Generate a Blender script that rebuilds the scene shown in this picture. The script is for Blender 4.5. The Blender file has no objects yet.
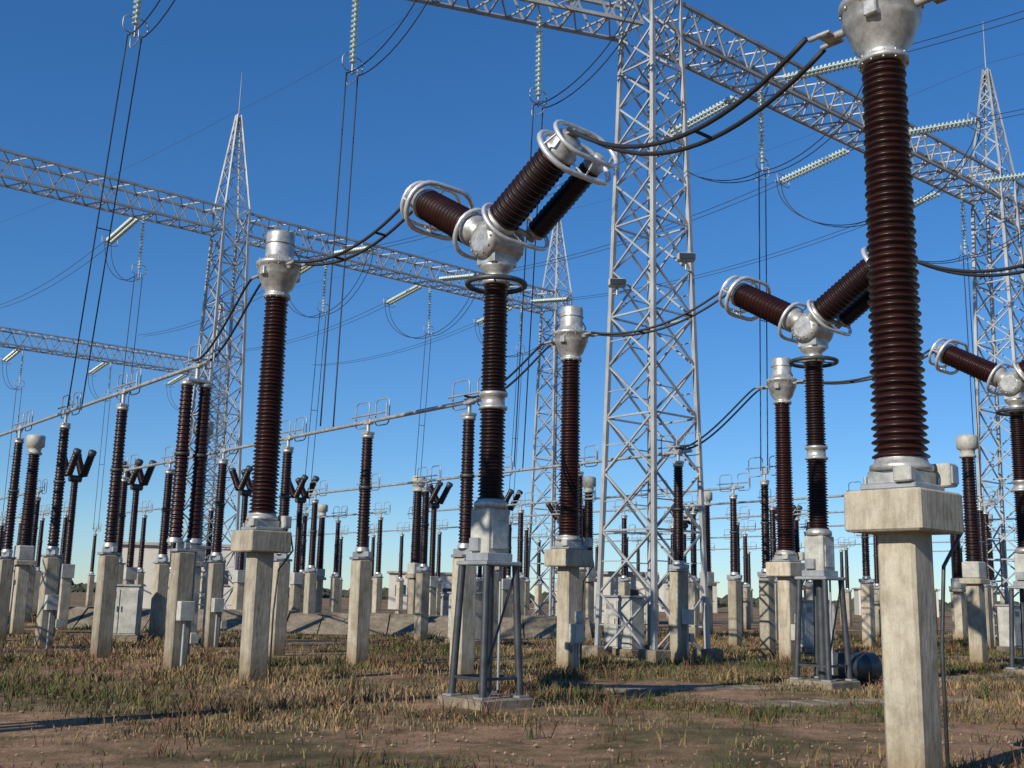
import bpy, math, random
import numpy as np
from mathutils import Vector, Matrix, noise
random.seed(4); rng=np.random.default_rng(7)
scene=bpy.context.scene
YAW=math.atan2(.66,.75)
AX=Vector((math.cos(YAW),math.sin(YAW),0)); BX=Vector((-math.sin(YAW),math.cos(YAW),0))

# ------------------------------------------------------------ materials
def mat(name,col,rough=.5,metal=0.,var=.25,scale=6.,bump=0.,col2=None,streak=False,spec=.5,coat=0.,detail=6,stain=0.):
    m=bpy.data.materials.new(name); m.use_nodes=True
    nt=m.node_tree; N=nt.nodes; L=nt.links; b=N['Principled BSDF']
    b.inputs['Roughness'].default_value=rough; b.inputs['Metallic'].default_value=metal
    b.inputs['Specular IOR Level'].default_value=spec
    b.inputs['Coat Weight'].default_value=coat; b.inputs['Coat Roughness'].default_value=.18
    tc=N.new('ShaderNodeTexCoord'); mp=N.new('ShaderNodeMapping')
    L.new(tc.outputs['Object'],mp.inputs['Vector'])
    if streak: mp.inputs['Scale'].default_value=(1,1,.22)
    oi=N.new('ShaderNodeObjectInfo'); ad=N.new('ShaderNodeVectorMath'); ad.operation='ADD'
    sc=N.new('ShaderNodeVectorMath'); sc.operation='SCALE'; sc.inputs['Scale'].default_value=31.
    cb=N.new('ShaderNodeCombineXYZ'); L.new(oi.outputs['Random'],cb.inputs[0]); L.new(oi.outputs['Random'],cb.inputs[2])
    L.new(cb.outputs[0],sc.inputs[0]); L.new(mp.outputs[0],ad.inputs[0]); L.new(sc.outputs[0],ad.inputs[1])
    n=N.new('ShaderNodeTexNoise'); n.inputs['Scale'].default_value=scale; n.inputs['Detail'].default_value=detail; n.inputs['Roughness'].default_value=.65
    L.new(ad.outputs[0],n.inputs['Vector'])
    r=N.new('ShaderNodeValToRGB'); L.new(n.outputs['Fac'],r.inputs[0])
    c=Vector(col); c2=Vector(col2) if col2 else c*(1-var)
    r.color_ramp.elements[0].position=.34; r.color_ramp.elements[1].position=.62
    r.color_ramp.elements[0].color=(*c2,1); r.color_ramp.elements[1].color=(*(c*(1+var*.4) if not col2 else c),1)
    out=r.outputs[0]
    if stain>0:
        mp2=N.new('ShaderNodeMapping'); mp2.inputs['Scale'].default_value=(1,1,.16 if streak else 1); L.new(tc.outputs['Object'],mp2.inputs['Vector'])
        a2=N.new('ShaderNodeVectorMath'); a2.operation='ADD'; L.new(tc.outputs['Object'],a2.inputs[0]); L.new(sc.outputs[0],a2.inputs[1])
        a3=N.new('ShaderNodeVectorMath'); a3.operation='ADD'; L.new(mp2.outputs[0],a3.inputs[0]); L.new(sc.outputs[0],a3.inputs[1])
        for s_,lo,hi,dk,vv in ((45,.36,.52,.84,a2),(4.5,.32,.56,.62,a2),(13,.36,.55,.70,a3)):
            q=N.new('ShaderNodeTexNoise'); q.inputs['Scale'].default_value=s_; q.inputs['Detail'].default_value=6; q.inputs['Roughness'].default_value=.7; L.new(vv.outputs[0],q.inputs['Vector'])
            rr=N.new('ShaderNodeValToRGB'); rr.color_ramp.elements[0].position=lo; rr.color_ramp.elements[1].position=hi
            rr.color_ramp.elements[0].color=(dk,dk*.96,dk*.90,1); rr.color_ramp.elements[1].color=(1,1,1,1); L.new(q.outputs['Fac'],rr.inputs[0])
            x=N.new('ShaderNodeMix'); x.data_type='RGBA'; x.blend_type='MULTIPLY'; x.inputs[0].default_value=stain; L.new(out,x.inputs[6]); L.new(rr.outputs[0],x.inputs[7]); out=x.outputs[2]
    if streak:
        sp=N.new('ShaderNodeSeparateXYZ'); L.new(tc.outputs['Object'],sp.inputs[0])
        mr=N.new('ShaderNodeMapRange'); mr.inputs[1].default_value=0; mr.inputs[2].default_value=.55; L.new(sp.outputs[2],mr.inputs[0])
        ft=N.new('ShaderNodeValToRGB'); ft.color_ramp.elements[0].color=(.60,.49,.37,1); ft.color_ramp.elements[1].color=(1,1,1,1); L.new(mr.outputs[0],ft.inputs[0])
        x=N.new('ShaderNodeMix'); x.data_type='RGBA'; x.blend_type='MULTIPLY'; x.inputs[0].default_value=1; L.new(out,x.inputs[6]); L.new(ft.outputs[0],x.inputs[7])
        tr=N.new('ShaderNodeMapRange'); tr.inputs[3].default_value=.72; tr.inputs[4].default_value=1.1; L.new(oi.outputs['Random'],tr.inputs[0])
        hv=N.new('ShaderNodeHueSaturation'); L.new(x.outputs[2],hv.inputs['Color']); L.new(tr.outputs[0],hv.inputs['Value']); out=hv.outputs[0]
    L.new(out,b.inputs['Base Color'])
    if bump>0:
        bp=N.new('ShaderNodeBump'); bp.inputs['Strength'].default_value=bump; bp.inputs['Distance'].default_value=.01
        n2=N.new('ShaderNodeTexNoise'); n2.inputs['Scale'].default_value=scale*9; n2.inputs['Detail'].default_value=5
        L.new(ad.outputs[0],n2.inputs['Vector']); L.new(n2.outputs['Fac'],bp.inputs['Height']); L.new(bp.outputs[0],b.inputs['Normal'])
    return m
PORC=mat('brown_porcelain',(.026,.0066,.0052),.40,0,.45,2.5,coat=.12,spec=.35)
PORCD=mat('dark_porcelain',(.016,.0055,.0052),.42,0,.4,2.5,coat=.12,spec=.35)
CONC=mat('concrete',(.52,.475,.38),.92,0,.3,2.2,.6,col2=(.39,.35,.275),streak=True,stain=.75,spec=.2)
CONC2=mat('old_concrete',(.32,.275,.21),.95,0,.3,1.6,.8,col2=(.20,.165,.12),stain=.9,spec=.2)
GALV=mat('galvanised_steel',(.36,.375,.385),.5,.45,.3,3.,.1)
TOWER=mat('lattice_steel',(.37,.385,.39),.6,.25,.3,.9)
ALU=mat('cast_aluminium',(.52,.52,.50),.42,.5,.35,7.,.2,stain=.4)
RING=mat('polished_aluminium',(.70,.70,.69),.35,.5,.2,9.)
PAINT=mat('grey_paint',(.46,.46,.42),.55,0,.25,3.,.1,stain=.5)
DARK=mat('dark_steel',(.065,.07,.078),.5,.4,.35,5.)
WIRE=mat('conductor_aluminium',(.022,.023,.026),.6,.2,.2,5.)
GLASS=mat('glass_insulator',(.50,.60,.55),.2,0,.2,8.,coat=.3)
WHITE=mat('white_render',(.55,.52,.46),.8,0,.1,1.5)
ROOF=mat('roof_sheet',(.36,.33,.30),.6,.1,.15,2.)
WIN=mat('window_glass',(.03,.04,.05),.1,0,.2,1.)
RUST=mat('rusty_steel',(.16,.085,.05),.8,.1,.35,8.)
MATS=[PORC,PORCD,CONC,CONC2,GALV,TOWER,ALU,RING,PAINT,DARK,WIRE,GLASS,WHITE,ROOF,WIN,RUST]

# ------------------------------------------------------------ mesh builder
class MB:
    def __init__(s): s.v=[];s.f=[];s.m=[];s.s=[]
    def add(s,vs,fs,mt,sm=False):
        o=len(s.v); s.v+=[tuple(x) for x in vs]; k=MATS.index(mt)
        for q in fs: s.f.append(tuple(i+o for i in q)); s.m.append(k); s.s.append(sm)
    def mesh(s,name):
        me=bpy.data.meshes.new(name); me.from_pydata(s.v,[],s.f)
        used=sorted(set(s.m)); mp={k:i for i,k in enumerate(used)}
        for k in used: me.materials.append(MATS[k])
        me.polygons.foreach_set('material_index',[mp[k] for k in s.m])
        me.polygons.foreach_set('use_smooth',s.s); me.update(); return me
    def lathe(s,prof,mt,o=(0,0,0),d=(0,0,1),seg=20,sm=True,cap=True):
        o=Vector(o);d=Vector(d).normalized()
        q=Vector((0,0,1)).rotation_difference(d); vs=[];fs=[]
        cs=[(math.cos(2*math.pi*i/seg),math.sin(2*math.pi*i/seg)) for i in range(seg)]
        for r,z in prof:
            for c,sn in cs: vs.append(o+q@Vector((r*c,r*sn,z)))
        for j in range(len(prof)-1):
            for i in range(seg):
                k=(i+1)%seg; fs.append((j*seg+i,j*seg+k,(j+1)*seg+k,(j+1)*seg+i))
        s.add(vs,fs,mt,sm)
        if cap:
            n=len(prof)-1
            s.add(vs[:seg],[tuple(range(seg-1,-1,-1))],mt); s.add(vs[n*seg:],[tuple(range(seg))],mt)
    def cyl(s,p0,p1,r,mt,seg=12,r1=None):
        p0=Vector(p0);p1=Vector(p1); s.lathe([(r,0),(r1 if r1 else r,(p1-p0).length)],mt,p0,p1-p0,seg)
    def tube(s,pts,r,mt,seg=8,closed=False):
        pts=[Vector(p) for p in pts]; n=len(pts); vs=[]; prev=None
        for i,p in enumerate(pts):
            if closed: t=(pts[(i+1)%n]-pts[i-1]).normalized()
            else: t=(pts[min(i+1,n-1)]-pts[max(i-1,0)]).normalized()
            if prev is None:
                u=t.cross(Vector((0,0,1)))
                if u.length<.05: u=t.cross(Vector((1,0,0)))
            else: u=prev-t*prev.dot(t)
            u.normalize(); w=t.cross(u); prev=u
            for k in range(seg):
                a=2*math.pi*k/seg; vs.append(p+u*(r*math.cos(a))+w*(r*math.sin(a)))
        fs=[]
        for i in range(n if closed else n-1):
            j=(i+1)%n
            for k in range(seg): l=(k+1)%seg; fs.append((i*seg+k,i*seg+l,j*seg+l,j*seg+k))
        if not closed: fs+= [tuple(range(seg-1,-1,-1)),tuple(range((n-1)*seg,n*seg))]
        s.add(vs,fs,mt,True)
    def strut(s,p0,p1,w,mt):
        p0=Vector(p0);p1=Vector(p1);t=(p1-p0).normalized()
        u=t.cross(Vector((0,0,1)))
        if u.length<.05: u=Vector((1,0,0))
        u.normalize(); k=t.cross(u); h=w/2; vs=[]
        for p in (p0,p1):
            for a,b in ((-h,-h),(h,-h),(h,h),(-h,h)): vs.append(p+u*a+k*b)
        s.add(vs,[(0,1,5,4),(1,2,6,5),(2,3,7,6),(3,0,4,7),(3,2,1,0),(4,5,6,7)],mt)
    def box(s,c,sz,mt,ch=.012,taper=1.):
        x,y,z=c;a,b,h=sz[0]/2,sz[1]/2,sz[2]/2; ch=min(ch,a*.4,b*.4,h*.4)
        def sec(ins,zz,t=1.):
            A=(a-ins)*t;B=(b-ins)*t
            return [(x+A-ch,y-B,zz),(x+A,y-B+ch,zz),(x+A,y+B-ch,zz),(x+A-ch,y+B,zz),(x-A+ch,y+B,zz),(x-A,y+B-ch,zz),(x-A,y-B+ch,zz),(x-A+ch,y-B,zz)]
        vs=sec(ch,z-h)+sec(0,z-h+ch)+sec(0,z+h-ch,taper)+sec(ch,z+h,taper)
        fs=[]
        for j in range(3):
            for i in range(8): k=(i+1)%8; fs.append((j*8+i,j*8+k,(j+1)*8+k,(j+1)*8+i))
        fs+=[tuple(range(7,-1,-1)),tuple(range(24,32))]
        s.add(vs,fs,mt)
    def insul(s,p0,d,L,r0,r1,n,mt,seg=20,core=.78):
        pr=[];p=L/n
        for i in range(n):
            t=i/n; r=r0+(r1-r0)*t; ro=r if i%2==0 else r*.94; rc=r*core; z=i*p
            pr+=[(rc,z),(rc*1.02,z+.22*p),(ro,z+.30*p),(ro*.995,z+.44*p),(rc*1.05,z+.86*p)]
        pr.append((r1*core,L)); s.lathe(pr,mt,p0,d,seg)
    def torus(s,c,R,r,mt,nrm=(0,0,1),seg=32,s2=8,ell=(1,1),xd=None):
        n=Vector(nrm).normalized(); u=Vector(xd) if xd else n.orthogonal(); u=(u-n*u.dot(n)).normalized(); w=n.cross(u)
        s.tube([Vector(c)+u*(R*ell[0]*math.cos(2*math.pi*i/seg))+w*(R*ell[1]*math.sin(2*math.pi*i/seg)) for i in range(seg)],r,mt,s2,True)
    def hoop(s,c,u,w,a,b,rc,r,mt,seg=6):
        c=Vector(c);u=Vector(u);w=Vector(w);pts=[]
        for sx,sy,st in ((1,1,0),(-1,1,90),(-1,-1,180),(1,-1,270)):
            for k in range(6):
                an=math.radians(st+k*18); pts.append(c+u*(sx*(a-rc)+rc*math.cos(an))+w*(sy*(b-rc)+rc*math.sin(an)))
        s.tube(pts,r,mt,seg,True)
def place(name,me,x,y,z=0,yaw=YAW,sc=1.):
    o=bpy.data.objects.new(name,me); scene.collection.objects.link(o)
    o.location=(x,y,z); o.rotation_euler=(0,0,yaw); o.scale=(sc,sc,sc); return o

# ------------------------------------------------------------ current transformer on concrete pedestal
def make_ct(seg=30,n=58,boxes=True):
    m=MB()
    m.box((0,0,1.08),(.375,.375,2.4),CONC,.03)
    m.box((0,0,2.44),(.80,.78,.38),CONC,.02)
    m.box((0,0,2.67),(.56,.56,.06),GALV)
    m.box((0,0,2.76),(.46,.46,.13),ALU)
    for sx in (-1,1):
        for sy in (-1,1): m.cyl((sx*.24,sy*.24,2.64),(sx*.24,sy*.24,2.77),.018,GALV,6)
    m.box((.32,-.22,2.80),(.16,.26,.22),PAINT); m.box((.32,-.36,2.80),(.12,.02,.17),GALV,.004); m.box((-.28,-.18,2.77),(.10,.18,.14),PAINT)
    m.cyl((.32,-.22,2.69),(.32,-.22,2.60),.03,GALV,8)
    m.lathe([(.25,2.82),(.29,2.83),(.29,2.88),(.25,2.90),(.235,2.95)],ALU,seg=seg)
    m.insul((0,0,2.94),(0,0,1),4.02,.265,.215,n,PORC,seg)
    z=6.96
    m.lathe([(.18,z),(.25,z+.01),(.25,z+.06),(.21,z+.07),(.21,z+.12),(.28,z+.2),(.36,z+.42),(.39,z+.46),(.39,z+.60),(.42,z+.61),(.42,z+.68),(.38,z+.70),(.28,z+.78),(.265,z+.80),(.265,z+1.24),(.25,z+1.28),(.05,z+1.31)],ALU,seg=seg)
    for i in range(12):
        a=i*math.pi/6; m.cyl((.40*math.cos(a),.40*math.sin(a),z+.58),(.40*math.cos(a),.40*math.sin(a),z+.715),.014,GALV,6)
        m.cyl((.232*math.cos(a),.232*math.sin(a),z-.01),(.232*math.cos(a),.232*math.sin(a),z+.085),.012,GALV,6)
    m.box((.37,0,z+.5),(.12,.16,.2),ALU); m.torus((0,0,z+1.05),.27,.014,GALV)
    m.box((-.36,-.1,z+.46),(.1,.14,.16),ALU); m.tube([(.37,.0,z+.6),(.37,-.1,z+.85),(.25,-.12,z+.95)],.02,GALV,6)
    for sy in (-1,1):
        m.cyl((0,sy*.3,z+.54),(0,sy*.62,z+.54),.045,ALU,12)
        m.box((0,sy*.60,z+.54),(.30,.16,.03),ALU,.004)
        for dx in (-.12,.12): m.cyl((dx,sy*.55,z+.54),(dx,sy*.78,z+.54),.03,ALU,8)
    m.tube([(.32,-.22,2.62),(.43,-.30,2.55),(.46,-.34,2.3),(.25,-.24,1.95),(.22,-.200,1.2),(.22,-.200,.0)],.018,DARK,6)
    if boxes:
        m.box((-.02,-.29,.80),(.32,.17,.42),PAINT); m.box((-.02,-.38,.80),(.26,.02,.34),GALV,.004)
        for dx in (-.1,-.03,.05): m.cyl((dx,-.29,.6),(dx,-.29,0),.022,GALV,8)
        m.box((.1,-.24,1.15),(.2,.08,.26),GALV)
    return m.mesh('current_transformer')
CT=make_ct()
CTS=make_ct(boxes=False)
E=(3.70,10.35); A=(-4.45,20.); B=(1.36,25.); C=(7.5,30.)
place('current_transformer',CTS,*E); place('current_transformer',CTS,*A)
place('current_transformer',CT,*B); place('current_transformer',CT,*C)
E2=(9.9,15.4); E3=(16.4,20.6)
place('current_transformer',CTS,*E2); place('current_transformer',CTS,*E3)

# ------------------------------------------------------------ circuit breaker
HZ=7.0
def make_breaker(seg=26,rise=1.12,run=1.88):
    m=MB()
    m.box((0,0,.06),(1.0,1.0,.18),CONC2,.02)
    T=2.02; bo=.35; to=.28
    for sx in (-1,1):
        for sy in (-1,1):
            m.cyl((sx*bo,sy*bo,.14),(sx*to,sy*to,T),.056,DARK,12)
            m.box((sx*bo,sy*bo,.165),(.2,.2,.03),GALV,.004)
    for z in (.42,):
        k=bo-(bo-to)*(z-.14)/1.88
        for p,q in (((-k,-k),(k,-k)),((k,-k),(k,k)),((k,k),(-k,k)),((-k,k),(-k,-k))): m.strut((*p,z),(*q,z),.04,DARK)
    m.strut((-.33,-.33,.42),(.27,-.27,1.9),.025,DARK)
    m.cyl((0,0,.15),(0,0,T),.085,DARK,12)
    m.cyl((.1,-.15,.25),(.1,-.15,T),.02,GALV,8)
    m.box((0,0,T+.03),(.70,.70,.06),GALV)
    m.box((0,0,T+.12),(.5,.5,.12),GALV)
    m.box((0,0,T+.50),(.42,.42,.68),PAINT,.02)
    m.box((.225,0,T+.50),(.03,.3,.5),PAINT,.006)
    m.box((0,-.225,T+.45),(.3,.03,.42),ALU,.006); m.box((-.24,.05,T+.3),(.08,.2,.2),GALV)
    m.lathe([(.2,T+.84),(.25,T+.85),(.25,T+.93),(.19,T+.98)],ALU,seg=seg)
    m.insul((0,0,T+.97),(0,0,1),1.36,.205,.2,25,PORCD,seg)
    z=T+2.33
    m.lathe([(.16,z),(.22,z+.01),(.22,z+.05),(.18,z+.07),(.18,z+.2),(.22,z+.22),(.22,z+.27),(.16,z+.28)],ALU,seg=seg)
    m.insul((0,0,z+.28),(0,0,1),1.68,.2,.19,31,PORCD,seg)
    z=z+1.96
    m.lathe([(.16,z),(.22,z+.01),(.22,z+.07),(.17,z+.09),(.17,z+.2),(.26,z+.27),(.26,z+.32),(.2,z+.34)],ALU,seg=seg)
    m.torus((0,0,z+.02),.45,.042,DARK)
    for a in range(4): m.cyl((.2*math.cos(a*1.571+.78),.2*math.sin(a*1.571+.78),z+.02),(.42*math.cos(a*1.571+.78),.42*math.sin(a*1.571+.78),z+.02),.015,DARK,6)
    m.lathe([(.2,-.36),(.29,-.32),(.30,-.26),(.30,.26),(.29,.32),(.2,.36)],ALU,(0,0,HZ),(1,0,0),seg)
    m.box((0,0,HZ-.25),(.5,.42,.3),ALU,.03)
    for i in range(10):
        a=i*math.pi/5
        for sx in (-1,1): m.cyl((sx*.30,.24*math.cos(a),HZ+.24*math.sin(a)),(sx*.36,.24*math.cos(a),HZ+.24*math.sin(a)),.02,GALV,6)
    for sy in (-1,1):
        d=Vector((0,sy*run,rise)); L=d.length; d.normalize(); s=Vector((1,0,0)); n=d.cross(s)
        if n.z<0: n=-n
        o=Vector((0,0,HZ))
        om=o-s*.20+n*.04; oc=o+s*.42-n*.06
        m.lathe([(.17,.2),(.2,.3),(.27,.36),(.27,.44),(.22,.46)],ALU,om,d,seg)
        m.insul(om+d*.46,d,L-.78,.275,.265,30,PORC if sy>0 else PORCD,seg)
        m.lathe([(.2,L-.33),(.27,L-.32),(.27,L-.26),(.22,L-.24),(.22,L-.07),(.17,L-.03),(.05,L-.01)],ALU,om,d,seg)
        m.lathe([(.08,.3),(.08,.42),(.15,.43),(.15,.49),(.12,.5)],ALU,oc,d,16)
        m.insul(oc+d*.5,d,L-.82,.175,.17,30,PORCD,18)
        m.lathe([(.12,L-.33),(.16,L-.32),(.16,L-.26),(.1,L-.24),(.1,L-.1),(.03,L-.08)],ALU,oc,d,16)
        m.cyl(oc+d*.36,om+d*.36,.05,ALU,8); m.cyl(oc+d*(L-.18),om+d*(L-.18),.05,ALU,8)
        cen=o+s*.08
        for dd,rr,aa,bb in ((L-.30,.044,.66,.42),(L-.02,.036,.58,.35)):
            m.hoop(cen+d*dd,s,n,aa,bb,bb-.03,rr,RING,8)
        for q in (-1,1):
            m.cyl(cen+d*(L-.30)+n*.42*q,cen+d*(L-.02)+n*.35*q,.018,RING,6)
            m.cyl(cen+d*(L-.30)+s*.66*q,cen+d*(L-.02)+s*.58*q,.018,RING,6)
            m.cyl(om+d*(L-.28),cen+d*(L-.30)+n*.42*q,.018,RING,6)
        m.hoop(cen+d*.40,s,n,.62,.38,.35,.036,RING,8)
        for q in (-1,1): m.cyl(om+d*.4,cen+d*.40+n*.38*q,.018,RING,6)
        m.box(om+d*(L+.04),(.22,.22,.04),ALU,.006)
    return m.mesh('circuit_breaker')
BR=make_breaker()
B1=(-.28,16.5); B2=(6.05,21.6); B3=(12.5,26.8); B0=(-7.6,10.6)  # B0 extends the row out of view, added for its shadow on the foreground
for p in (B1,B2,B3,B0): place('circuit_breaker',BR,*p)

def make_small_breaker():
    m=MB()
    m.box((0,0,.95),(.36,.36,1.9),CONC,.02); m.box((0,0,2.1),(.46,.46,.5),PAINT)
    m.insul((0,0,2.35),(0,0,1),3.1,.155,.14,40,PORCD,10); m.lathe([(.13,-.22),(.13,.22)],DARK,(0,0,5.5),(1,0,0),10)
    for sy in (-1,1):
        for sx in (-.28,.28):
            d=Vector((0,sy*.62,.75)).normalized(); o=Vector((sx,0,5.55))
            m.insul(o+d*.12,d,.95,.15,.14,14,PORCD,9); m.lathe([(.14,1.07),(.15,1.1),(.15,1.2),(.05,1.24)],DARK,o,d,9)
    return m.mesh('small_circuit_breaker')
SB=make_small_breaker()
for p in ((-16.2,41.),(-14.9,44.),(-10.9,45.5),(-9.2,48.6),(-3.4,50.),(-.2,53.),(-20.5,39.5),(2.8,59),(9.5,60),(14.5,58),(-24,44),(20,62)): place('circuit_breaker',SB,*p)

# ------------------------------------------------------------ disconnector post
def make_post(double=False,seg=14,n=38,ph=2.3,box=False,hoops=True,BZ=5.95):
    m=MB(); k=(BZ-ph-.5)/3.15
    m.box((0,0,ph/2-.1),(.36,.36,ph+.2),CONC,.025)
    m.box((0,0,ph+.03),(.46,.34,.06),GALV); m.box((0,0,ph+.12),(.12,.62 if not double else .34,.12),GALV)
    for ox,oy in ([(-.20,.0),(.20,0)] if double else [(0,0)]):
        m.lathe([(.16,ph+.18),(.16,ph+.22),(.13,ph+.28)],ALU,(ox,oy,0),seg=seg)
        m.insul((ox,oy,ph+.28),(0,0,1),1.55*k,.15,.145,n//2,PORC if double else PORCD,seg)
        z=ph+.28+1.55*k; m.lathe([(.11,z),(.15,z+.01),(.15,z+.07),(.11,z+.08)],DARK,(ox,oy,0),seg=seg)
        m.insul((ox,oy,z+.08),(0,0,1),1.3*k,.14,.13,n//2-3,PORC if double else PORCD,seg)
        z+=.08+1.3*k; m.lathe([(.11,z),(.14,z+.01),(.14,z+.07),(.08,z+.1)],ALU,(ox,oy,0),seg=seg)
    m.box((0,0,z+.12),(.5 if double else .22,.24,.07),ALU)
    m.cyl((0,0,z+.12),(0,0,BZ+.05),.045,ALU,10)
    m.box((0,0,BZ),(.12,.26,.13),ALU)
    if hoops:
        for sy in (-1,1):
            m.hoop((.10,sy*.40,BZ+.20),(0,1,0),(0,0,1),.27,.30,.11,.015,GALV,5)
        m.cyl((0,-.7,BZ+.16),(0,.7,BZ+.16),.022,GALV,8)
        m.cyl((0,-.7,BZ-.02),(0,-.7,BZ+.36),.02,GALV,6)
    if box:
        m.box((.0,-.29,1.15),(.30,.18,.38),PAINT); m.cyl((.0,-.28,.95),(.0,-.28,0),.03,GALV,8)
        m.cyl((.22,-.1,.3),(.22,-.1,ph+.1),.022,GALV,6); m.box((.28,-.05,.62),(.18,.3,.22),PAINT)
    return m.mesh('disconnector_switch')
LZ=5.42; HB=6.12
PN=make_post(box=True,seg=18,BZ=HB); PD=make_post(double=True,box=True,seg=18,BZ=HB); PM=make_post(seg=14,BZ=HB)
QN=make_post(box=True,seg=16,BZ=LZ); QM=make_post(seg=14,BZ=LZ)
PF=make_post(seg=9,n=32,BZ=LZ+.15)
def bus(p0,p1,z,r=.045,name='busbar_tube'):
    m=MB(); a=Vector((*p0,z)); b=Vector((*p1,z)); m.cyl(a,b,r,ALU,10)
    o=bpy.data.objects.new(name,m.mesh(name)); scene.collection.objects.link(o)
def row(start,n,sp,meshes,busbar=True,z=LZ+.15,step=(-.627,.779)):
    d=Vector(step).normalized()*sp; pts=[]
    for i in range(n):
        p=Vector(start)+d*i; pts.append(p); place('disconnector_switch',meshes[min(i,len(meshes)-1)],p.x,p.y)
    if busbar: bus(pts[0]-d*.12,pts[-1]+d*.12,z)
    return pts
rP=row((-6.5,22.3),6,4.25,[PD,PM,PN,PM],z=HB)
rQ=row((-.85,21.9),6,3.85,[QM,QM,QM,QN,QM],z=LZ)
rR=row((4.45,29.),6,3.9,[QN,QM],z=LZ)
rS=row((8.05,39.6),6,4.,[PF])
rT=row((13.2,41.),6,4.2,[PF])
for st,n in (((19.,44.),5),((24.,50.),5),((-14,52.),4),((-6.5,56.),4),((1,62.),5),((10.,66.),5),((-20.5,48.),4),((29,56.),4),((17,68),5),((-24,60),4),((34,64),5),((42,72),5),((-9,74),4),((24,80),5)):
    row(st,n,4.2,[PF])

# ------------------------------------------------------------ voltage transformer
def make_vt(seg=14):
    m=MB()
    m.box((0,0,1.1),(.38,.38,2.2),CONC,.02); m.box((0,0,2.28),(.62,.62,.16),CONC,.02)
    m.box((0,0,2.6),(.50,.50,.48),PAINT,.03)
    m.insul((0,0,2.84),(0,0,1),3.0,.24,.19,36,PORCD,seg)
    m.lathe([(.18,5.84),(.24,5.85),(.24,5.92),(.19,5.95),(.22,6.08),(.30,6.12),(.30,6.45),(.26,6.5),(.08,6.53)],PAINT,seg=seg)
    return m.mesh('voltage_transformer')
VT=make_vt()
for p in ((13.4,32.),(-15.9,36.6),(-9.2,32.6),(-10.8,64.),(3.3,45.8),(9.1,51.),(15.3,59.),(-3.9,47.),(21,52),(26,60)): place('voltage_transformer',VT,*p)

# ------------------------------------------------------------ lattice gantry towers
def side(z):
    if z<18.1: return 2.1+(1.25-2.1)*z/18.1
    if z<19.5: return 1.25
    return max(.1,1.25+(.1-1.25)*(z-19.5)/5.2)
def make_tower():
    m=MB(); zs=[0]
    while zs[-1]<17.: zs.append(zs[-1]+side(zs[-1])*.80)
    zs=[z*18.1/zs[-1] for z in zs]+[19.5]
    z=19.5
    while z<24.2: z+=max(.5,side(z)*.9); zs.append(min(z,24.7))
    def c(i,z): h=side(z)/2; return Vector(((-h,h,h,-h)[i],(-h,-h,h,h)[i],z))
    for j in range(len(zs)-1):
        z0,z1=zs[j],zs[j+1]; wl=.12 if z1<19 else .075; wb=.05 if z1<19.6 else .032
        for i in range(4):
            k=(i+1)%4
            m.strut(c(i,z0),c(i,z1),wl,TOWER)
            m.strut(c(i,z0),c(k,z1),wb,TOWER); m.strut(c(k,z0),c(i,z1),wb,TOWER)
            if j%2==0: m.strut(c(i,z0),c(k,z0),wb,TOWER)
            mid=(c(i,(z0+z1)/2)+c(k,(z0+z1)/2))/2
            if z1<12 : m.strut(mid,c(i,(z0+z1)/2),.03,TOWER)
    m.cyl((0,0,24.4),(0,0,26.6),.03,TOWER,6,.01)
    for i in range(4):
        p=c(i,0); m.box((p.x,p.y,.1),(.6,.6,.4),CONC2,.02)
    return m.mesh('lattice_tower')
TW=make_tower()
def make_beam(L):
    m=MB(); h=.58; n=int(L/1.15); z0,z1=18.2,19.3
    for y in (-h,h):
        for z in (z0,z1): m.strut((.6,y,z),(L-.6,y,z),.10,TOWER)
    xs=[.6+(L-1.2)*i/n for i in range(n+1)]
    for i in range(n):
        a,b=xs[i],xs[i+1]; md=(a+b)/2
        for y in (-h,h):
            m.strut((a,y,z0),(md,y,z1),.05,TOWER); m.strut((md,y,z1),(b,y,z0),.05,TOWER)
        for z in (z0,z1):
            m.strut((a,-h,z),(md,h,z),.045,TOWER); m.strut((md,h,z),(b,-h,z),.045,TOWER)
        m.strut((a,-h,z0),(a,h,z0),.05,TOWER)
    return m.mesh('gantry_beam')
D=Vector((16.2,13.5,0)); DL=Vector((19.9,6.8,0))
T1=Vector((3.95,30.5,0)); T2=T1+D; T3=T2+D; T0=T1-DL
RB=Vector((-17.6,19.9,0))
T4=T1+RB; T5=T4+D
T6=Vector((-39.9,73.,0)); T7=T6+D
G0=T1-RB-D; G1=T1-RB; G2=G1+D
by_=math.atan2(D.y,D.x)
BM=make_beam(D.length)
for t in (T1,T2,T0,T3,T4,T5,T4-D,T6,T7,G0,G1,G2): place('lattice_gantry_tower',TW,t.x,t.y,0,by_)
for t in (T1,T2,T4,T4-D,T6,G0,G1): place('lattice_gantry_beam',BM,t.x,t.y,0,by_)
place('lattice_gantry_beam',BM,T0.x,T0.y,0,math.atan2(DL.y,DL.x))

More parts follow.
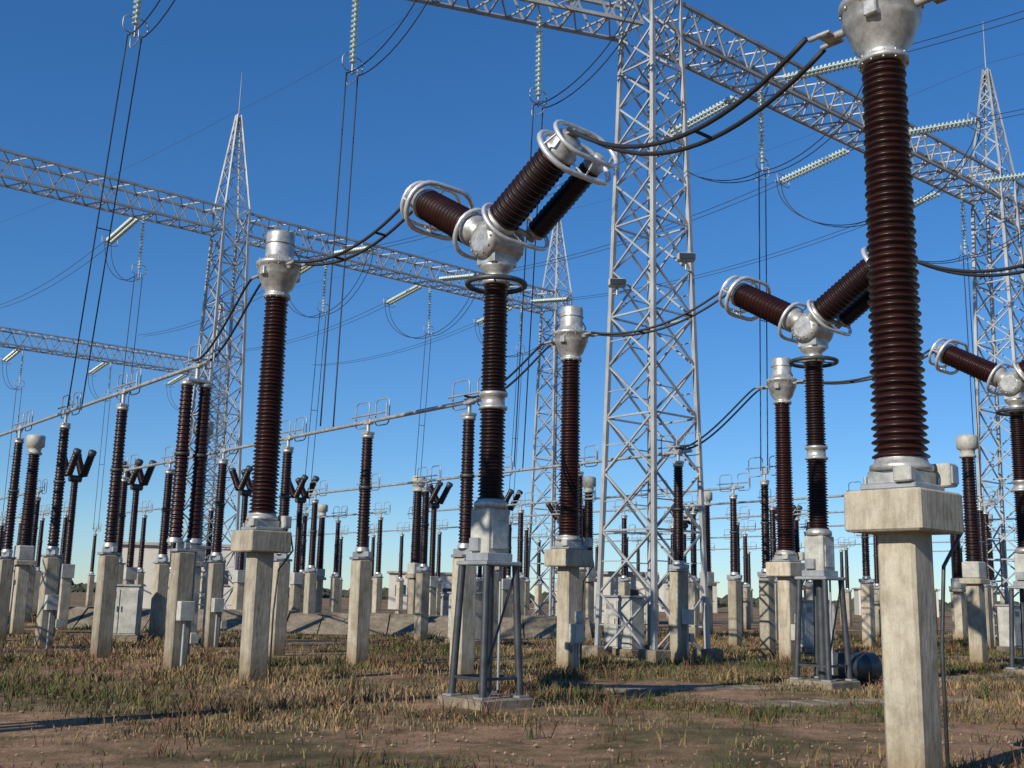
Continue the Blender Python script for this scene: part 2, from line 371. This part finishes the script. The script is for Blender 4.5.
# ------------------------------------------------------------ wires
CL=MB(); STR=MB()
def cat(p0,p1,sag,n=14):
    p0=Vector(p0);p1=Vector(p1); return [p0.lerp(p1,i/n)-Vector((0,0,4*sag*(i/n)*(1-i/n))) for i in range(n+1)]
def twin(p0,p1,sag,off,r=.02,n=14,seg=6,mb=None,ks=None):
    mb=mb or CL; off=Vector(off)/2
    for s in (-1,1): mb.tube(cat(Vector(p0)+off*s,Vector(p1)+off*s,sag,n),r,WIRE,seg)
    for k in ((n//3,2*n//3) if ks is None else ks):
        c=cat(p0,p1,sag,n)[k]; mb.cyl(c-off*1.05,c+off*1.05,r*.8,WIRE,6)
def bez(pts,n=20):
    P=[Vector(p) for p in pts]; out=[]
    for i in range(n+1):
        t=i/n; Q=P[:]
        while len(Q)>1: Q=[Q[j].lerp(Q[j+1],t) for j in range(len(Q)-1)]
        out.append(Q[0])
    return out
def twinb(pts,off,r=.02,n=20,mb=None):
    off=Vector(off)/2
    for s in (-1,1): (mb or CL).tube([p+off*s for p in bez(pts,n)],r,WIRE,6)
def loc(p,x,y,z): v=Vector((p[0],p[1],0))+AX*x+BX*y; v.z=z; return v
def string(p,d,L=2.7,seg=10,pitch=.15):
    d=Vector(d).normalized(); n=int(L/pitch); pr=[]
    for i in range(n):
        z=i*pitch; pr+=[(.025,z),(.035,z+.06),(.105,z+.09),(.11,z+.10),(.03,z+.115)]
    STR.lathe(pr,GLASS,p,d,seg)
    return Vector(p)+d*n*pitch
ctz=7.5
aend=lambda b,s: loc(b,-.2,s*(1.88+.06),HZ+1.12+.06)
tw=AX*.24
for b,near,far in ((B1,E,A),(B2,E2,B),(B3,E3,C)):
    twin(aend(b,-1),loc(near,0,.78,ctz),.66,AX*.34,.03,20,8,ks=(12,))
    twin(aend(b,1),loc(far,0,-.78,ctz),.34,tw,.028,14,8)
def drop(ct,post,z):
    p=loc(ct,0,.78,ctz); q=Vector((post[0],post[1],z)); m2=q+(p-q)*.3+Vector((0,0,-.75))
    twinb([p,p+BX*.3,m2+Vector((0,0,.1)),q],tw,.026)
drop(A,rP[0],HB+.1); drop(B,rQ[0],LZ+.1); drop(C,rR[0],LZ+.1)
twinb([loc(E,0,-.78,ctz),loc(E,0,-2.5,ctz-.7),loc(E,0,-6,ctz-.3),loc(E,0,-9,ctz+.5)],tw,.028)
def overhead(beam0,DD,ts,drops,fwd=True,sides=(-1,1),span=RB):
    for t,dz in zip(ts,drops):
        base=beam0+DD*t; bz=18.15
        p=base+Vector((0,0,bz)); e=string(p,(0,0,-1),2.6)
        STR.hoop(e,AX,(0,0,1),.32,.22,.15,.018,GALV); STR.hoop(e-Vector((0,0,.35)),BX,(0,0,1),.26,.18,.12,.015,GALV)
        STR.cyl(e,e-Vector((0,0,.3)),.03,GALV,6)
        e2=e-Vector((0,0,.3)); ends={}
        for s in sides:
            d=(BX*s+Vector((0,0,-.14))).normalized()
            for o in (-.12,.12):
                pp=base+BX*s*.62+AX*o+Vector((0,0,18.3)); q=string(pp+d*.35,d,3.0)
                STR.cyl(pp,pp+d*.36,.02,GALV,5)
            c=base+BX*s*.62+Vector((0,0,18.3))+d*3.45; ends[s]=c
            STR.hoop(c-d*.2,AX,d.cross(AX),.38,.25,.15,.016,GALV); STR.cyl(c-AX*.25,c+AX*.25,.03,GALV,6)
        for c in ends.values():
            twinb([c,c+Vector((0,0,-1.6)),e2+(c-e2)*.35+Vector((0,0,-1.2)),e2],AX*.3,.017,16)
        if dz is not None: twin(e2,Vector(dz),0.05,AX*.36,.018,10,ks=(5,))
        if fwd and 1 in ends:
            o=base+span; c1=o-BX*.62+Vector((0,0,18.3))+(-BX+Vector((0,0,-.14))).normalized()*3.45
            twin(ends[1],c1,.55,AX*.4,.012,16,ks=())
tp=(.25,.56,.87); tn=(-.8,-.5,-.2)
def under(beam,t,z=5.6,dx=0,dy=0):
    p=beam+D*t; return (p.x+dx,p.y+dy,z)
overhead(T1,D,tp,[under(T1,.25,5.6,0,.6),under(T1,.56),under(T1,.87)])
overhead(T1,DL,(-.69,-.425,-.17),[(rP[2].x+.2,rP[2].y,6.2),(rQ[1].x-1.2,rQ[1].y+1.5,5.5),(rR[2].x+.7,rR[2].y-1,5.5)],False,(-1,))
overhead(T4,D,tp,[under(T4,t,5.6,-.4,.5) for t in tp],True)
overhead(T4,D,tn,[under(T4,t,5.6,-.4,.5) for t in tn],True,(1,))
overhead(T6,D,(.3,.6,.9),[under(T6,t) for t in (.3,.6,.9)],False,(1,))
overhead(T1-RB,D,tp,[None]*3,True)
for a,b in ((T1,T4),(T2,T5),(G1,T1),(G2,T2),(T4,T6),(T5,T7)):
    CL.tube(cat(a+Vector((0,0,24.6)),b+Vector((0,0,24.6)),.6,14),.006,WIRE,5)
for mb,nm in ((CL,'conductor_cables'),(STR,'glass_insulator_strings')):
    o=bpy.data.objects.new(nm,mb.mesh(nm)); scene.collection.objects.link(o)
for t in tp:
    p=T1+D*t; place('disconnector_switch',PF,p.x,p.y+.6 if t==.25 else p.y)
for t in tn+tp:
    p=T4+D*t; place('disconnector_switch',PF,p.x-.4,p.y+.5)
for t in (.3,.6,.9):
    p=T6+D*t; place('disconnector_switch',PF,p.x,p.y)

def make_flood():
    m=MB(); m.box((0,-.25,0),(.5,.28,.22),PAINT,.03); m.box((0,-.40,0),(.42,.03,.17),WIN,.004)
    m.cyl((0,-.2,0),(0,.5,0),.03,GALV,8); m.cyl((0,-.22,-.1),(0,-.22,-.35),.04,GALV,8); return m.mesh('floodlight')
FL=make_flood()
for x,y,z in ((T1.x-1.05,T1.y-.35,10.3),(T1.x+.85,T1.y-.65,11.0)): place('floodlight',FL,x,y,z,0)

# ------------------------------------------------------------ cabinets, drum, covers, buildings
def make_cab():
    m=MB(); m.box((0,0,.1),(1.2,.7,.2),CONC2,.02); m.box((0,0,.9),(1.05,.55,1.4),PAINT,.02); m.box((0,0,1.63),(1.15,.65,.06),GALV,.01)
    for s in (-1,1): m.box((s*.26,-.285,.88),(.48,.03,1.25),PAINT,.006); m.box((s*.06,-.31,.95),(.02,.03,.16),DARK,.003)
    for i in range(5): m.box((-.26,-.305,1.28+i*.035),(.3,.012,.015),DARK,.002)
    return m.mesh('control_cabinet')
CAB=make_cab()
for x,y,yw in ((-11.3,33.,.1),(3.3,31.6,YAW-1.57),(9.6,36,YAW),(-1.3,35.5,YAW-1.57),(18.,40.,YAW),(-3,60,0),(6,55,.3),(14,50,.2)): place('control_cabinet',CAB,x,y,0,yw)
m=MB(); m.lathe([(.05,-.52),(.27,-.5),(.3,-.47),(.3,-.2),(.315,-.18),(.3,-.16),(.3,.16),(.315,.18),(.3,.2),(.3,.47),(.27,.5),(.05,.52)],DARK,(0,0,.33),(1,0,0),24)
m.box((-.3,0,.06),(.08,.5,.12),RUST,.01); m.box((.3,0,.06),(.08,.5,.12),RUST,.01)
place('steel_drum',m.mesh('steel_drum'),6.95,22.6,0,.5)
m=MB()
for i in range(9): m.box((i*.52,random.uniform(-.02,.02),.01+random.uniform(-.012,.01)),(.5,.6,.08),CONC2,.015)
CV=m.mesh('cable_trench_cover')
for x,y,yw in ((2.0,20.,YAW-.35),(3.9,17.6,YAW-.3),(9.5,24.5,YAW)): place('cable_trench_cover',CV,x,y,0,yw)
def building(x,y,w,d,h,yw):
    m=MB(); m.box((0,0,h/2),(w,d,h),WHITE,.02); m.box((0,0,h+.1),(w+.5,d+.5,.2),ROOF,.02)
    n=max(2,int(w/2.2))
    for i in range(n):
        xx=-w/2+(i+.5)*w/n
        if i==n//2: m.box((xx,-d/2-.01,1.05),(.95,.08,2.1),DARK,.01)
        else: m.box((xx,-d/2-.01,h*.55),(1.0,.06,.9),WIN,.01); m.box((xx,-d/2-.06,h*.55-.5),(1.15,.14,.07),CONC,.01)
    place('relay_building',m.mesh('relay_building'),x,y,0,yw)
building(-21.5,74,8,5,4.2,.15); building(6.4,72,6,4,3.,-.1); building(-7,110,9,5,3.4,.05); building(52,150,10,6,3.4,-.2); building(22,140,7,5,3.6,.2)

m=MB()
for i in range(16):
    x=i*1.3; h=.75+random.uniform(-.05,.05)
    m.add([(x+.02,0,-.05),(x+1.27,0,-.05),(x+1.27,1.6,h),(x+.02,1.6,h),(x+.02,3.6,h),(x+1.27,3.6,h),(x+.02,4,-.05),(x+1.27,4,-.05)],[(0,1,2,3),(3,2,5,4),(4,5,7,6),(0,3,4,6),(1,7,5,2)],CONC2)
place('concrete_embankment',m.mesh('concrete_embankment'),-17.5,42.,0,.03)

# ------------------------------------------------------------ ground
def ax(n,near,far):
    a=np.linspace(0,1,n); v=near*a+ (far-near)*a**7; return np.concatenate([-v[::-1],v[1:]])
xs=ax(110,70,3500); ys=ax(110,70,3500)+18
def gh(x,y):
    d=math.hypot(x,y); return (noise.noise(Vector((x*.35,y*.35,0)))*.05+noise.noise(Vector((x*1.1,y*1.1,5)))*.02)*(1 if d<60 else 0)
gv=[(x,y,gh(x,y)) for y in ys for x in xs]; nx=len(xs)
gf=[(j*nx+i,j*nx+i+1,(j+1)*nx+i+1,(j+1)*nx+i) for j in range(len(ys)-1) for i in range(nx-1)]
me=bpy.data.meshes.new('ground'); me.from_pydata(gv,[],gf); me.polygons.foreach_set('use_smooth',[True]*len(gf))
g=bpy.data.objects.new('ground',me); scene.collection.objects.link(g)
gm=bpy.data.materials.new('dry_soil_and_grass'); gm.use_nodes=True; nt=gm.node_tree;N=nt.nodes;L=nt.links;bs=N['Principled BSDF']
bs.inputs['Roughness'].default_value=.95; bs.inputs['Specular IOR Level'].default_value=.1
tc=N.new('ShaderNodeTexCoord')
def nz(s,d=8,r=.6):
    n=N.new('ShaderNodeTexNoise'); n.inputs['Scale'].default_value=s; n.inputs['Detail'].default_value=d; n.inputs['Roughness'].default_value=r; L.new(tc.outputs['Object'],n.inputs['Vector']); return n.outputs['Fac']
def ramp(f,a,b,c0,c1):
    r=N.new('ShaderNodeValToRGB'); r.color_ramp.elements[0].position=a;r.color_ramp.elements[1].position=b;r.color_ramp.elements[0].color=(*c0,1);r.color_ramp.elements[1].color=(*c1,1); L.new(f,r.inputs[0]); return r.outputs[0]
def mix(f,a,b):
    x=N.new('ShaderNodeMix'); x.data_type='RGBA'; L.new(f,x.inputs[0]); L.new(a,x.inputs[6]); L.new(b,x.inputs[7]); return x.outputs[2]
grass=ramp(nz(1.3),.35,.65,(.085,.072,.034),(.23,.175,.095))
soil=ramp(nz(3.),.3,.7,(.27,.155,.095),(.50,.32,.20))
msk=ramp(nz(.28,8,.74),.45,.56,(0,0,0),(1,1,1))
gr2=ramp(nz(24,6,.8),.3,.7,(.4,.4,.4),(1.25,1.25,1.25))
c=mix(msk,grass,soil)
mu=N.new('ShaderNodeMix'); mu.data_type='RGBA'; mu.blend_type='MULTIPLY'; mu.inputs[0].default_value=1; L.new(c,mu.inputs[6]); L.new(gr2,mu.inputs[7])
L.new(mu.outputs[2],bs.inputs['Base Color'])
bp=N.new('ShaderNodeBump'); bp.inputs['Strength'].default_value=.8; bp.inputs['Distance'].default_value=.05; L.new(nz(9,10,.75),bp.inputs['Height']); L.new(bp.outputs[0],bs.inputs['Normal'])
me.materials.append(gm)

# ------------------------------------------------------------ grass (one mesh)
NC=16500
yy=rng.uniform(7,58,NC); xx=rng.uniform(-.72,.72,NC)*(yy+3)
cl=[]
for x,y in zip(xx,yy):
    f=noise.noise(Vector((x*.28,y*.28,3.3)))+.5*noise.noise(Vector((x*.9,y*.9,1.3)))
    if f<.05 and random.random()<min(.92,.35-f*2.5): continue
    if x<-1.5 and y<12.8+.6*math.sin(x*2) and random.random()<.85: continue
    g2=noise.noise(Vector((x*.16,y*.16,9.)))
    cl.append((x,y,f,g2))
bx=[];by=[];bh=[];bc=[];bsz=[]
for x,y,f,g2 in cl:
    tall=random.random()**3; h=.05+.17*tall; nb=int(10+14*random.random()+14*max(0,f)); R=.07+.24*random.random()
    green=min(1,max(0,.36+g2*1.5+random.uniform(-.3,.3)))
    a=np.array((.28,.20,.105)); b_=np.array((.085,.092,.032)); col=a*(1-green)+b_*green
    q=random.random()
    if q<.13: col=np.array((.15,.075,.05)); h*=1.5
    elif q<.20: col=np.array((.055,.068,.028)); h*=1.6
    if y<14: h*=.8
    px=rng.normal(x,R,nb);py=rng.normal(y,R,nb)
    bx.append(px);by.append(py);bh.append(h*rng.uniform(.4,1.3,nb)); bc.append(col[None,:]*rng.uniform(.5,1.35,(nb,1))); bsz.append(np.full(nb,.0032+.0003*y))
bx=np.concatenate(bx);by=np.concatenate(by);bh=np.concatenate(bh);bc=np.concatenate(bc);w=np.concatenate(bsz); n=len(bx)
an=rng.uniform(0,math.pi*2,n); ln=rng.uniform(.1,1.3,n)*bh; la=rng.uniform(0,math.pi*2,n)
ca,sa=np.cos(an)*w,np.sin(an)*w; lx,ly=np.cos(la)*ln,np.sin(la)*ln
V=np.zeros((n,5,3)); z0=-.04
V[:,0]=np.stack([bx-ca,by-sa,np.full(n,z0)],1);V[:,1]=np.stack([bx+ca,by+sa,np.full(n,z0)],1)
V[:,2]=np.stack([bx+ca*.8+lx*.35,by+sa*.8+ly*.35,bh*.6],1);V[:,3]=np.stack([bx-ca*.8+lx*.35,by-sa*.8+ly*.35,bh*.6],1)
V[:,4]=np.stack([bx+lx,by+ly,bh],1)
me=bpy.data.meshes.new('dry_grass'); me.vertices.add(n*5); me.vertices.foreach_set('co',V.ravel())
idx=np.arange(n)[:,None]*5; lp=np.concatenate([idx+0,idx+1,idx+2,idx+3,idx+3,idx+2,idx+4],1).ravel()
me.loops.add(n*7); me.loops.foreach_set('vertex_index',lp.astype(np.int32))
me.polygons.add(n*2); st=(np.arange(n)[:,None]*7+np.array([0,4])[None,:]).ravel(); me.polygons.foreach_set('loop_start',st.astype(np.int32))
me.update(calc_edges=True); me.validate()
ca_=me.color_attributes.new('Col','FLOAT_COLOR','POINT'); cc=np.ones((n,5,4)); cc[:,:,:3]=bc[:,None,:]; ca_.data.foreach_set('color',cc.ravel())
gmm=bpy.data.materials.new('grass_blades'); gmm.use_nodes=True; nn=gmm.node_tree.nodes; at=nn.new('ShaderNodeVertexColor'); at.layer_name='Col'
gmm.node_tree.links.new(at.outputs[0],nn['Principled BSDF'].inputs['Base Color']); nn['Principled BSDF'].inputs['Roughness'].default_value=.8; nn['Principled BSDF'].inputs['Specular IOR Level'].default_value=.15
me.materials.append(gmm); o=bpy.data.objects.new('dry_grass',me); scene.collection.objects.link(o)

SOILC=mat('stone',(.27,.19,.13),.9,0,.4,5.); MATS.append(SOILC)
m=MB()
for i in range(2200):
    y=random.uniform(9,30); x=random.uniform(-.6,.6)*y; r=random.uniform(.010,.035)
    vs=[Vector((x,y,.0))+Vector((dx*r*random.uniform(.7,1.3),dy*r*random.uniform(.7,1.3),dz*r*random.uniform(.5,.9))) for dx,dy,dz in ((1,0,0),(0,1,0),(-1,0,0),(0,-1,0),(0,0,1),(0,0,-1))]
    m.add(vs,[(0,1,4),(1,2,4),(2,3,4),(3,0,4),(1,0,5),(2,1,5),(3,2,5),(0,3,5)],SOILC)
o=bpy.data.objects.new('gravel_stones',m.mesh('gravel_stones')); scene.collection.objects.link(o)

TREE=mat('distant_scrub',(.060,.066,.042),.95,0,.5,.3); MATS.append(TREE)
m=MB()
for i in range(1100):
    a=random.uniform(-1.1,1.1); d=random.uniform(230,420); x=d*math.sin(a); y=d*math.cos(a); R=random.uniform(1.0,2.3)
    vs=[];fs=[]
    for j,(zz,rr_) in enumerate(((-.3,1.),(.35,1.1),(.8,.8),(1.15,.3))):
        for k in range(7): q=k*.8976+j*.4; s_=random.uniform(.7,1.25); vs.append((x+R*rr_*s_*math.cos(q)*1.3,y+R*rr_*s_*math.sin(q),zz*R*random.uniform(.8,1.2)))
    for j in range(3):
        for k in range(7): l=(k+1)%7; fs.append((j*7+k,j*7+l,(j+1)*7+l,(j+1)*7+k))
    fs.append(tuple(range(21,28))); m.add(vs,fs,TREE)
o=bpy.data.objects.new('distant_trees',m.mesh('distant_trees')); scene.collection.objects.link(o)

# ------------------------------------------------------------ light
w=bpy.data.worlds.new('World'); scene.world=w; w.use_nodes=True; nt=w.node_tree; bg=nt.nodes['Background']
sk=nt.nodes.new('ShaderNodeTexSky'); sk.sky_type='NISHITA'; sk.sun_disc=False
el=math.radians(28); az=math.atan2(-.66,-.75)
sk.sun_elevation=el; sk.sun_rotation=az%(2*math.pi); sk.air_density=1.; sk.dust_density=0.; sk.ozone_density=3.5; sk.altitude=900
gmn=nt.nodes.new('ShaderNodeGamma'); gmn.inputs[1].default_value=.82
hs=nt.nodes.new('ShaderNodeHueSaturation'); hs.inputs['Saturation'].default_value=1.32; hs.inputs['Value'].default_value=1.
tn_=nt.nodes.new('ShaderNodeMix'); tn_.data_type='RGBA'; tn_.blend_type='MULTIPLY'; tn_.inputs[0].default_value=1; tn_.inputs[7].default_value=(.72,.90,1.10,1)
nt.links.new(sk.outputs[0],gmn.inputs[0]); nt.links.new(gmn.outputs[0],hs.inputs['Color']); nt.links.new(hs.outputs[0],tn_.inputs[6]); nt.links.new(tn_.outputs[2],bg.inputs[0]); bg.inputs[1].default_value=.148
sd=Vector((math.sin(az)*math.cos(el),math.cos(az)*math.cos(el),math.sin(el)))
ld=bpy.data.lights.new('sun','SUN'); ld.energy=5.; ld.angle=math.radians(.5); ld.color=(1,.92,.78)
lo=bpy.data.objects.new('sun',ld); scene.collection.objects.link(lo); lo.rotation_euler=sd.to_track_quat('Z','Y').to_euler(); lo.location=sd*60
# camera
cd=bpy.data.cameras.new('camera'); cd.lens=38.67; cd.clip_end=9000; cam=bpy.data.objects.new('camera',cd); scene.collection.objects.link(cam)
R=Matrix.Rotation(math.radians(100.86),4,'X')@Matrix.Rotation(math.radians(1.3),4,'Z')
cam.matrix_world=Matrix.Translation((0,0,1.6))@R; scene.camera=cam
scene.view_settings.view_transform='Standard'; scene.view_settings.look='None'; scene.view_settings.exposure=0
